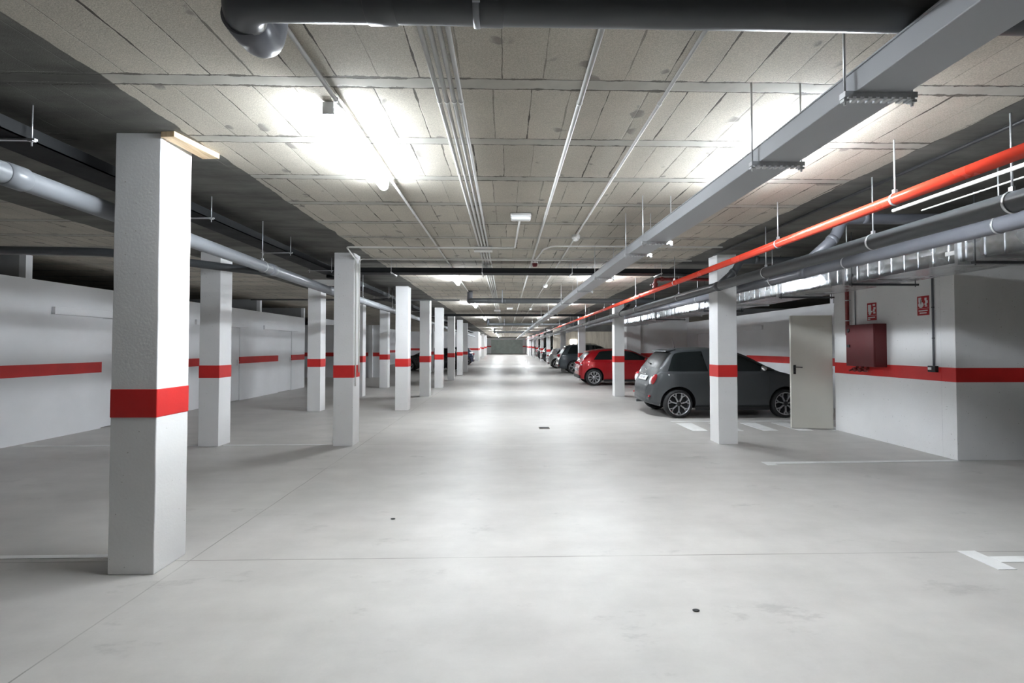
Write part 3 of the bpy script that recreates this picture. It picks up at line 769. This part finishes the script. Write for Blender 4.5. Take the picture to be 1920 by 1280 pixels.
# grey conduit with switch box
t = empty('conduit', (BX - .014, 6.206, 1.2), 'grey vertical conduit ending at a black socket box on the stripe', 'conduit')
m = MB(); m.tube([(BX - .014, 6.206, 1.22), (BX - .014, 6.206, 2.9)], .0125, 12); m.build('tube', M['pvc'], t)
for z in (1.62, 2.05): MB().ring((BX - .014, 6.206, z), (0, 0, 1), .014, .006).build('clip', M['pvc_dark'], t)
t = empty('socket_box', (BX, 6.206, 1.18), 'small black socket box with a white plug cover on the stripe', 'socket')
m = MB(); m.box(BX - .05, BX - .001, 6.15, 6.265, 1.15, 1.235); m.build('box', M['black'], t, .004)
m = MB(); m.box(BX - .062, BX - .05, 6.20, 6.25, 1.18, 1.215); m.build('cover', M['plastic'], t, .003)
def sign(y0, y1, z0, z1, lb, kind):
    t = empty('fire_sign', (BX, (y0 + y1) / 2, z0), lb, 'sign', 'red fire safety signs on the block wall'); x = BX - .006
    m = MB(); m.box(x, BX - .001, y0, y1, z0, z1); m.build('plate', M['signred'], t)
    m = MB(); h = z1 - z0; w = y1 - y0
    def bar(a, b, c_, d_, q=.0015): m.box(x - q, x, y1 - w * b, y1 - w * a, z0 + h * c_, z0 + h * d_)     # a,b: from the sign's left as seen
    def disc(a, c_, r):
        n = 18; cy, cz = y1 - w * a, z0 + h * c_
        m.add([(x - .0015, cy + r * cos(2 * pi * i / n), cz + r * sin(2 * pi * i / n)) for i in range(n)], [tuple(range(n))])
    if kind == 'alarm':
        disc(.33, .55, .043); bar(.12, .36, .68, .93); bar(.26, .40, .60, .80)          # pressing hand over the button
        bar(.66, .86, .44, .50); bar(.64, .82, .52, .62); bar(.70, .90, .62, .76); bar(.64, .82, .76, .90)  # flames
        bar(.05, .97, .355, .365); bar(.12, .88, .21, .27); bar(.20, .80, .09, .15)
    else:
        bar(.10, .45, .50, .90); disc(.30, .42, .03); bar(.44, .58, .46, .54)           # hose reel
        bar(.68, .90, .38, .48); bar(.64, .84, .50, .62); bar(.70, .92, .62, .74); bar(.62, .88, .82, .92)
        bar(.05, .97, .275, .290); bar(.10, .86, .14, .20); bar(.08, .34, .03, .11)
    m.build('pictogram', M['signwhite'], t)
sign(7.185, 7.37, 1.93, 2.215, 'red fire hose sign with white symbols above the cabinet', 'hose')
sign(6.27, 6.453, 1.95, 2.225, 'red alarm button sign with white hand symbol beside the grey conduit', 'alarm')
# open cream door leaf
t = empty('steel_door', (BX, 8.19, 0), 'cream steel door standing wide open at the end of the block wall', 'door', None, 'thing')
m = MB(); m.box(5.235, 5.945, 8.165, 8.215, .012, 2.075); m.build('leaf', M['door'], t, .004)
m = MB(); m.box(5.275, 5.315, 8.152, 8.165, 1.0, 1.165); m.tube([(5.295, 8.16, 1.13), (5.295, 8.115, 1.13), (5.41, 8.115, 1.125)], .009, 10); m.lathe([(0, -.015), (.008, -.015), (.008, 0)], (5.295, 8.152, 1.05), 'y', 10)
m.build('handle', M['black'], t, .003)
for z in (.3, 1.0, 1.8): MB().tube([(5.945, 8.175, z), (5.945, 8.175, z + .1)], .009, 10).build('hinge', M['zinc'], t)
t.rotation_euler = (0, 0, R(-9))

# ------------------------------------------------------------------ floor drain and litter
t = empty('floor_drain', (.70, 8.5, 0), 'small rusty floor drain in the middle of the aisle', 'drain')
m = MB(); m.box(.605, .80, 8.36, 8.55, .0005, .005); m.build('frame', M['rust'], t)
m = MB()
for q in range(6): m.box(.62, .785, 8.375 + q * .028, 8.391 + q * .028, .005, .009)
m.build('grate', M['black'], t)
for (x, y, lb) in ((-.985, 4.03, 'tiny dark chip of debris on the floor left of the aisle middle'), (1.08, 2.60, 'dark tar spot on the floor in the right foreground')):
    m = MB(); m.ball((x, y, .004), .022, .014, .0045, 0, 9, 5); tag(m.build('debris_chip', M['black']), lb, 'debris')

# ------------------------------------------------------------------ cars
def catmull(P, k=6):
    out = []
    for i in range(len(P) - 1):
        p0, p1, p2, p3 = P[max(0, i - 1)], P[i], P[i + 1], P[min(len(P) - 1, i + 2)]
        for j in range(k):
            t = j / k
            out.append(tuple(.5 * (2 * b + (c_ - a) * t + (2 * a - 5 * b + 4 * c_ - d) * t * t + (3 * b - a - 3 * c_ + d) * t ** 3) for a, b, c_, d in zip(p0, p1, p2, p3)))
    out.append(tuple(P[-1])); return out
def interp(P, x):
    if x <= P[0][0]: return P[0][1]
    for a, b in zip(P, P[1:]):
        if x <= b[0]: return a[1] + (b[1] - a[1]) * (x - a[0]) / max(1e-6, b[0] - a[0])
    return P[-1][1]
class Shape:
    def __init__(s, top, L, W, H, belt, tum=.30, zb=.19, rw=.24, fw=.34, nose=.20, tail=.16):
        q = catmull(top, 8); s.top = [q[0]]
        for p in q[1:]:
            if p[0] > s.top[-1][0] + 1e-4: s.top.append(p)
        s.L, s.W, s.H, s.belt, s.tum, s.zb, s.rw, s.fw, s.nose, s.tail = L, W, H, belt, tum, zb, rw, fw, nose, tail
    def hw(s, x):
        w = s.W / 2; a = max(0, (s.rw * 2 - x) / (s.rw * 2)); b = max(0, (x - (s.L - s.fw * 2)) / (s.fw * 2))
        c_ = max(0, (.12 - x) / .12); d_ = max(0, (x - (s.L - .12)) / .12)      # bumpers roll in at their ends
        return w * (1 - s.tail * a ** 2.4 - s.nose * b ** 2.4 - .13 * c_ ** 2 - .10 * d_ ** 2)
    def bot(s, x):
        a = max(0, (.5 - x) / .5); b = max(0, (x - (s.L - .5)) / .5)
        return s.zb + .10 * a ** 2 + .05 * b ** 2
    def sec(s, x):
        zt = interp(s.top, x); zb = s.bot(x); w = s.hw(x); bl = min(s.belt, zt - .055)
        kk = max(0.0, min(1.0, (zt - s.belt) / (s.H - s.belt))); g = zt - bl; d = bl - zb
        wr = w * (.93 - s.tum * kk)
        P = [(0, zb), (w * .78, zb), (w * .93, zb + .03), (w * .985, zb + .14 * d + .02), (w, zb + .42 * d), (w * .995, zb + .72 * d), (w * .965, bl - .045), (w * .94, bl),
             (w * .94 + (wr - w * .94) * .5, bl + g * .45), (wr, zt - .05 - .05 * kk if g > .12 else zt - .03), (wr * .86, zt - .026 - .012 * kk if g > .12 else zt - .016), (wr * .45, zt - .006), (0, zt)]
        return P
    def fine(s, x): return catmull(s.sec(x), 4)
    def y_at(s, x, z):
        P = s.fine(x); P = P[6:]                       # past the sill
        for a, b in zip(P, P[1:]):
            if a[1] <= z <= b[1]: return a[0] + (b[0] - a[0]) * (z - a[1]) / max(1e-6, b[1] - a[1])
        return P[-1][0] if z > P[-1][1] else P[0][0]
    def z_at(s, x, y):
        P = s.fine(x)[::-1]
        for a, b in zip(P, P[1:]):
            if a[0] <= abs(y) <= b[0] + 1e-6: return a[1] + (b[1] - a[1]) * (abs(y) - a[0]) / max(1e-6, b[0] - a[0])
        return P[0][1]

def make_car(sp):
    S = sp['shape']; L, W = S.L, S.W; paint = sp['paint']
    t = empty('car', (0, 0, 0), sp['label'], 'car', None)
    # body shell
    xs = [0, .015, .035, .06, .09, .12, .16, .2, .25, .3, .36, .42, .48, .55, .62, .7]
    x = .8
    while x < L - .62: xs.append(x); x += .095
    xs += [L - e for e in (.6, .5, .42, .34, .27, .21, .15, .1, .06, .03, .01, 0)]
    vs = []; fs = []; secs = []
    for x in xs:
        P = S.fine(x); P = P + [(-a, b) for a, b in P[-2:0:-1]]; secs.append(P)
    n = len(secs[0])
    for x, P in zip(xs, secs): vs += [(x, a, b) for a, b in P]
    for i in range(len(xs) - 1):
        for j in range(n): fs.append((i * n + j, i * n + (j + 1) % n, (i + 1) * n + (j + 1) % n, (i + 1) * n + j))
    fs.append(tuple(range(n))[::-1]); fs.append(tuple((len(xs) - 1) * n + j for j in range(n)))
    m = MB(); m.add(vs, fs, 0, True); body = m.build('body', [paint, M['black']], t)
    # wheel arches are cut out of the shell
    c_ = MB(); ra = sp['wr'] + .055
    for xc in (sp['xr'], sp['xf']):
        for sy in (-1, 1): c_.lathe([(0, 0), (ra, 0), (ra, .34), (0, .34)], (xc, sy * (W / 2 + .04), sp['wr'] + .01), 'y', 36, 0, -sy)
    cut = c_.build('arch_cutter', [M['black']])
    md = body.modifiers.new('arches', 'BOOLEAN'); md.object = cut; md.operation = 'DIFFERENCE'; md.solver = 'EXACT'
    try: md.material_mode = 'TRANSFER'
    except Exception: pass
    bpy.context.view_layer.update()
    dg = bpy.context.evaluated_depsgraph_get(); me = bpy.data.meshes.new_from_object(body.evaluated_get(dg))
    body.modifiers.clear(); body.data = me; bpy.data.objects.remove(cut)
    try:
        me.set_sharp_from_angle(angle=R(55))
    except Exception: pass
    # side glass
    for sy in (-1, 1):
        for (xa, xb, za, slant_a, slant_b) in sp['side']:
            g = MB(); nx, nz = 14, 6; vs = []; fs = []
            for i in range(nx + 1):
                x = xa + (xb - xa) * i / nx
                zt = min(interp(S.top, x) - .085, za + .012 + max(0, (x - xa)) * slant_a, za + .012 + max(0, xb - x) * slant_b)
                zt = max(zt, za + .01)
                for j in range(nz + 1):
                    z = za + (zt - za) * j / nz; vs.append((x, sy * (S.y_at(x, z) + .005), z))
            for i in range(nx):
                for j in range(nz): fs.append((i * (nz + 1) + j, (i + 1) * (nz + 1) + j, (i + 1) * (nz + 1) + j + 1, i * (nz + 1) + j + 1))
            g.add(vs, fs, 0, True); o = g.build('side_window', M['glass'], t)
    # rear and front glass
    for nm, (xa, xb), sg in (('rear_window', sp['rear'], -1), ('windshield', sp['wind'], 1)):
        g = MB(); vs = []; fs = []; nx, ny = 10, 14
        for i in range(nx + 1):
            x = xa + (xb - xa) * i / nx; P = S.sec(x); wmax = P[9][0] * .93
            for j in range(ny + 1):
                y = -wmax + 2 * wmax * j / ny; vs.append((x + sg * .006, y, S.z_at(x, y) + .007))
        for i in range(nx):
            for j in range(ny): fs.append((i * (ny + 1) + j, (i + 1) * (ny + 1) + j, (i + 1) * (ny + 1) + j + 1, i * (ny + 1) + j + 1))
        g.add(vs, fs, 0, True); g.build(nm, M['rearglass' if nm == 'rear_window' else 'glass'], t)
    # shut lines of the doors, handles, mirrors, sill
    for sy in (-1, 1):
        for xd in sp['cuts']:
            g = MB(); P = [(xd, sy * (S.y_at(xd, z) + .001), z) for z in [S.zb + .1 + (S.belt - S.zb - .1) * k / 10 for k in range(11)]]
            g.tube(P, .0035, 6); g.build('door_seam', M['black'], t)
        for xh in sp['handles']:
            g = MB(); z = S.belt - .09; yy = sy * (S.y_at(xh, z) + .012)
            g.tube([(xh - .08, yy - sy * .012, z), (xh - .06, yy, z), (xh + .06, yy, z), (xh + .08, yy - sy * .012, z)], .011, 8); g.build('door_handle', sp.get('hmat', paint), t)
        xm = sp['mirror']; z = S.belt + .04; yy = S.y_at(xm, S.belt) * sy
        g = MB(); g.ball((xm, yy + sy * .11, z + .03), .06, .085, .058, 0); g.tube([(xm, yy - sy * .01, z - .02), (xm, yy + sy * .07, z + .01)], .018, 8); g.build('wing_mirror', sp.get('mmat', paint), t)
        g = MB(); g.box(sp['xr'] + ra, sp['xf'] - ra, sy * (W / 2 - .03) - .02, sy * (W / 2 - .03) + .02, S.zb - .03, S.zb + .05); g.build('sill', M['black'], t, .01)
    # lamps
    for sy in (-1, 1):
        for (x, z, dx, dz, mt) in sp['tail']:
            g = MB(); y = S.y_at(x, z) * sy
            rot = Matrix.Rotation(sy * R(sp.get('tail_yaw', 38)), 3, 'Z') @ Matrix.Rotation(R(sp.get('tail_pitch', 22)), 3, 'Y')
            g.ball((x - .0, y - sy * .02, z), .045, dx, dz, 0, 18, 12, rot); g.build('tail_lamp', M[mt], t)
        x, z = sp['head']; g = MB(); y = S.y_at(x, z) * sy
        g.ball((x, y - sy * .04, z), .09, .10, .085, 0, 16, 10, Matrix.Rotation(-sy * R(40), 3, 'Z')); g.build('headlamp', M['lensw'], t)
        if sp.get('refl'):
            x, z = sp['refl']; g = MB(); g.ball((x, sy * (S.y_at(x, z) - .02), z), .03, .085, .024, 0, 12, 8, Matrix.Rotation(sy * R(30), 3, 'Z')); g.build('reflector', M['lens'], t)
    # number plate on its panel
    x, z, tilt = sp['plate']; xp = x
    g = MB(); g.box(-.008, .004, -.26, .26, -.056, .056); rt = Matrix.Rotation(R(tilt), 3, 'Y')
    g.v = [rt @ p + Vector((xp, 0, z)) for p in g.v]; pl = g.build('number_plate', M['plastic'], t, .003)
    g = MB()
    for q in (-.16, -.10, -.05, .03, .08, .15): g.box(-.0095, -.008, q, q + .028, -.028, .028)
    g.v = [rt @ p + Vector((xp, 0, z)) for p in g.v]; g.build('plate_marks', M['pvc'], pl)
    if sp.get('trim'):
        x, z, w_ = sp['trim']; g = MB(); g.tube([(x, -w_, z), (x - .012, 0, z + .004), (x, w_, z)], .012, 8); g.build('chrome_trim', M['chrome'], t)
    if sp.get('badge'):
        x, z = sp['badge']; g = MB(); g.lathe([(0, -.01), (.032, -.008), (.036, .004), (0, .006)], (x - .012, 0, z), 'x', 18, 0, 1); g.build('badge', M['chrome'], t)
    if sp.get('spoiler'):
        x, z, w_ = sp['spoiler']; g = MB(); g.add([(x - .05, -w_, z - .02), (x - .05, w_, z - .02), (x + .16, w_, z + .02), (x + .16, -w_, z + .02), (x - .06, -w_ * .97, z - .045), (x - .06, w_ * .97, z - .045), (x + .16, w_ * .97, z - .03), (x + .16, -w_ * .97, z - .03)],
              [(0, 1, 2, 3), (7, 6, 5, 4), (0, 4, 5, 1), (1, 5, 6, 2), (2, 6, 7, 3), (3, 7, 4, 0)]); g.build('roof_spoiler', sp.get('smat', paint), t, .008)
    if sp.get('antenna'):
        x, z = sp['antenna']; g = MB(); g.tube([(x, 0, z - .02), (x + .01, 0, z + .03), (x - .05, 0, z + .24)], [.012, .006, .004], 8); g.build('antenna', M['black'], t)
    if sp.get('bumper'):
        x, z, w_, h_ = sp['bumper']; g = MB()
        P = [(S.hw(0) * k, z) for k in (-1, -.6, 0, .6, 1)]
        g.box(x - .012, x + .05, -w_, w_, z - h_, z + h_); g.build('bumper_insert', M['black'], t, .01)
    if sp.get('exhaust'):
        x, y, z = sp['exhaust']; g = MB(); g.tube([(x, y, z), (x + .2, y, z)], .03, 12); g.build('exhaust', M['pvc_dark'], t)
    if sp.get('wiper'):
        x, z = sp['wiper']; g = MB(); g.tube([(x - .02, 0, z), (x + .01, .30, z + .03)], .008, 6); g.ball((x - .015, 0, z), .02, .025, .02); g.build('wiper', M['black'], t)
    if sp.get('rails'):
        for sy in (-1, 1):
            xa, xb = sp['rails']; g = MB(); P = [(xa + (xb - xa) * k / 8, sy * S.sec(xa + (xb - xa) * k / 8)[9][0] * .92, interp(S.top, xa + (xb - xa) * k / 8) + (.0 if k in (0, 8) else .025)) for k in range(9)]
            g.tube(P, .013, 8); g.build('roof_rail', M['black'], t)
    # wheels
    r = sp['wr']; rr = r * sp.get('rimr', .76); tw = .19
    for xc in (sp['xr'], sp['xf']):
        for sy in (-1, 1):
            yo = sy * (W / 2 - .012)                            # outer face
            g = MB(); g.lathe([(rr, 0), (rr + .02, .010), (r - .035, .008), (r - .008, -.012), (r, -.035), (r, -tw + .03), (r - .02, -tw), (rr, -tw)], (xc, yo, r), 'y', 36, 0, sy)
            wh = g.build('wheel', M['rubber'], t)
            g = MB(); k = sp.get('spokes', 7)
            g.lathe([(rr, -.002), (rr - .014, .004), (rr - .022, -.012), (rr - .026, -.10)], (xc, yo, r), 'y', 36, 0, sy)
            g.lathe([(0, .0), (r * .13, -.002), (r * .17, -.014), (r * .17, -.05)], (xc, yo, r), 'y', 20, 1 if sp.get('darkhub') else 0, sy)
            g.lathe([(0, -.105), (rr - .02, -.10)], (xc, yo, r), 'y', 24, 1, sy)
            def spoke(pa, pb, wa, wb):
                (xa, za), (xb, zb) = pa, pb; d = Vector((xb - xa, 0, zb - za)).normalized(); nrm = Vector((-d.z, 0, d.x))
                vs = []
                for (px, pz, w_, dep) in ((xa, za, wa, -.012), (xb, zb, wb, -.004)):
                    for s_, e in ((-1, 0), (1, 0), (1, -.03), (-1, -.03)):
                        vs.append(Vector((xc + px, yo + sy * (dep + e), r + pz)) + nrm * s_ * w_ / 2)
                g.add(vs, [(0, 1, 5, 4), (1, 2, 6, 5), (2, 3, 7, 6), (3, 0, 4, 7), (0, 3, 2, 1), (4, 5, 6, 7)], 0)
            for q in range(k):
                a = 2 * pi * q / k + sp.get('phase', .22)
                pol = lambda rad, da: (rad * cos(a + da), rad * sin(a + da))
                if sp.get('fork', True):
                    spoke(pol(r * .14, 0), pol(rr * .66, 0), .030, .026); spoke(pol(rr * .62, 0), pol(rr * .97, .20), .022, .020); spoke(pol(rr * .62, 0), pol(rr * .97, -.20), .022, .020)
                else:
                    spoke(pol(r * .14, .12), pol(rr * .97, .13), .030, .022); spoke(pol(r * .14, -.12), pol(rr * .97, -.13), .030, .022)
            g.build('rim', [M['alloy'], M['alloyd']], wh)
    return t

# graphite three-door city car
top_a = [(0, .50), (.012, .64), (.05, .72), (.12, .84), (.20, .985), (.29, 1.13), (.40, 1.275), (.52, 1.40), (.66, 1.455), (.95, 1.482), (1.35, 1.49), (1.75, 1.46), (2.1, 1.36), (2.45, 1.17), (2.75, 1.01), (3.0, .945), (3.25, .85), (3.42, .73), (3.53, .60), (3.56, .46)]
city = dict(shape=Shape(top_a, 3.56, 1.63, 1.49, .97, .22, .20, .36, .42, .28, .36), paint=M['grey_car'], label='graphite grey city car parked behind the column by the open door',
    xr=.60, xf=2.88, wr=.300, rimr=.80, side=[(.40, 1.24, .985, 2.3, 40), (1.27, 2.66, .985, 40, .62)], rear=(.235, .53), wind=(1.95, 2.60), cuts=(1.24, 2.52), handles=(1.42,), hmat=M['chrome'], mirror=2.36, mmat=M['chrome'],
    tail=[(.15, .80, .088, .125, 'lens'), (.10, .775, .05, .10, 'lensw')], tail_yaw=58, tail_pitch=22, head=(3.32, .70), refl=(.06, .44), plate=(.085, .815, 30), trim=(.085, .905, .22), badge=(.17, .985),
    spoiler=(.50, 1.435, .47), antenna=(.80, 1.47), bumper=None, exhaust=(.05, .42, .24), wiper=(.27, 1.12), spokes=7, darkhub=True)
o = make_car(city); o.location = (3.03, 10.32, 0)
# red hatchback
top_b = [(0, .48), (.012, .66), (.05, .80), (.10, .92), (.16, 1.02), (.30, 1.19), (.45, 1.315), (.58, 1.375), (.9, 1.415), (1.4, 1.44), (1.9, 1.42), (2.25, 1.32), (2.65, 1.12), (2.95, .985), (3.3, .93), (3.65, .84), (3.9, .70), (4.03, .55), (4.05, .45)]
hatch = dict(shape=Shape(top_b, 4.05, 1.76, 1.44, .95, .26, .19, .34, .40, .26, .28), paint=M['red_car'], label='red hatchback parked behind the second right column',
    xr=.55, xf=3.13, wr=.316, side=[(.55, 1.66, 1.0, 1.2, 30), (1.71, 2.86, .985, 30, .55)], rear=(.18, .42), wind=(2.1, 2.8), cuts=(1.68, 2.74), handles=(1.1, 1.95), mirror=2.55,
    tail=[(.07, .86, .17, .055, 'lens'), (.10, .80, .08, .03, 'lensw')], tail_yaw=50, tail_pitch=12, head=(3.80, .72), refl=(.03, .40), plate=(-.004, .60, 6), trim=None, badge=(.07, .88),
    spoiler=(.44, 1.345, .52), antenna=(.75, 1.40), bumper=(.0, .34, .62, .07), exhaust=None, wiper=(.17, 1.02), spokes=9, rimr=.74)
o = make_car(hatch); o.location = (2.85, 18.42, 0)
hatch_src = hatch
# dark SUV
top_c = [(0, .52), (.015, .72), (.06, .86), (.12, .98), (.22, 1.16), (.36, 1.37), (.52, 1.53), (.66, 1.60), (1.1, 1.64), (1.7, 1.655), (2.2, 1.62), (2.55, 1.50), (2.95, 1.25), (3.2, 1.10), (3.6, 1.04), (4.0, .96), (4.25, .82), (4.38, .66), (4.42, .50)]
suv = dict(shape=Shape(top_c, 4.42, 1.84, 1.655, 1.07, .24, .24, .28, .42, .24, .16), paint=M['suv_car'], label='slate dark SUV with rear end out between the red and silver cars',
    xr=.86, xf=3.50, wr=.345, side=[(.50, 1.80, 1.11, 1.8, 30), (1.86, 3.1, 1.10, 30, .6)], rear=(.16, .50), wind=(2.4, 3.1), cuts=(1.83, 3.02), handles=(1.25, 2.1), mirror=2.85,
    tail=[(.13, 1.0, .15, .085, 'lens')], tail_yaw=50, tail_pitch=20, head=(4.15, .85), refl=(.03, .46), plate=(.03, .80, 14), trim=(.06, .90, .28), badge=(.12, 1.0),
    spoiler=(.46, 1.555, .55), antenna=(.9, 1.61), bumper=(.0, .42, .66, .10), exhaust=None, wiper=(.18, 1.12), rails=(.8, 2.2), spokes=5, fork=False)
o = make_car(suv); o.location = (2.93, 26.3, 0)
def variant(src, **kw): d = dict(src); d.update(kw); return d
o = make_car(variant(hatch_src, paint=M['silver_car'], label='silver car with rear end showing past the dark SUV', rails=None, spokes=5, fork=False)); o.location = (2.92, 32.2, fz(32.2))
o = make_car(variant(hatch_src, paint=M['black_car'], label='black car behind the column second past the silver car', spokes=5)); o.location = (3.2, 41.8, fz(41.8))
o = make_car(variant(hatch_src, paint=M['black_car'], label='black car behind the column third past the silver car', spokes=5)); o.location = (3.2, 48.6, fz(48.6))
# left cars face the partition
o = make_car(variant(hatch_src, paint=M['black_car'], label='black car parked nose-in behind the left columns', spokes=5, fork=False)); o.location = (-2.85, 29.2, 0); o.rotation_euler = (0, 0, pi)
o = make_car(variant(hatch_src, paint=M['blue_car'], label='dark blue car with rear end showing past the last left column', spokes=5, fork=False)); o.location = (-2.55, 36.4, fz(36.4)); o.rotation_euler = (0, 0, pi)

# ------------------------------------------------------------------ camera
cam = bpy.data.cameras.new('camera'); co = bpy.data.objects.new('camera', cam); COL.objects.link(co)
cam.sensor_width = 36; cam.lens = 855 / 1920 * 36
co.location = (0, 0, 1.5)
yaw, pitch = R(1.4), R(1.25)
co.rotation_euler = (pi / 2 + pitch, 0, -yaw)
cam.shift_x = -10 / 1920; cam.shift_y = -8.7 / 1920
cam.clip_start = .02; cam.clip_end = 200
SC.camera = co

# ------------------------------------------------------------------ world and view
wd = bpy.data.worlds.new('world'); SC.world = wd; wd.use_nodes = True
wd.node_tree.nodes['Background'].inputs[0].default_value = (.6, .65, .7, 1); wd.node_tree.nodes['Background'].inputs[1].default_value = .0
vs = SC.view_settings; vs.view_transform = 'Standard'; vs.look = 'None'; vs.exposure = 2.97; vs.gamma = 1.0; vs.use_curve_mapping = False
SC.cycles.use_denoising = True
SC.cycles.max_bounces = 10; SC.cycles.diffuse_bounces = 7; SC.cycles.glossy_bounces = 4
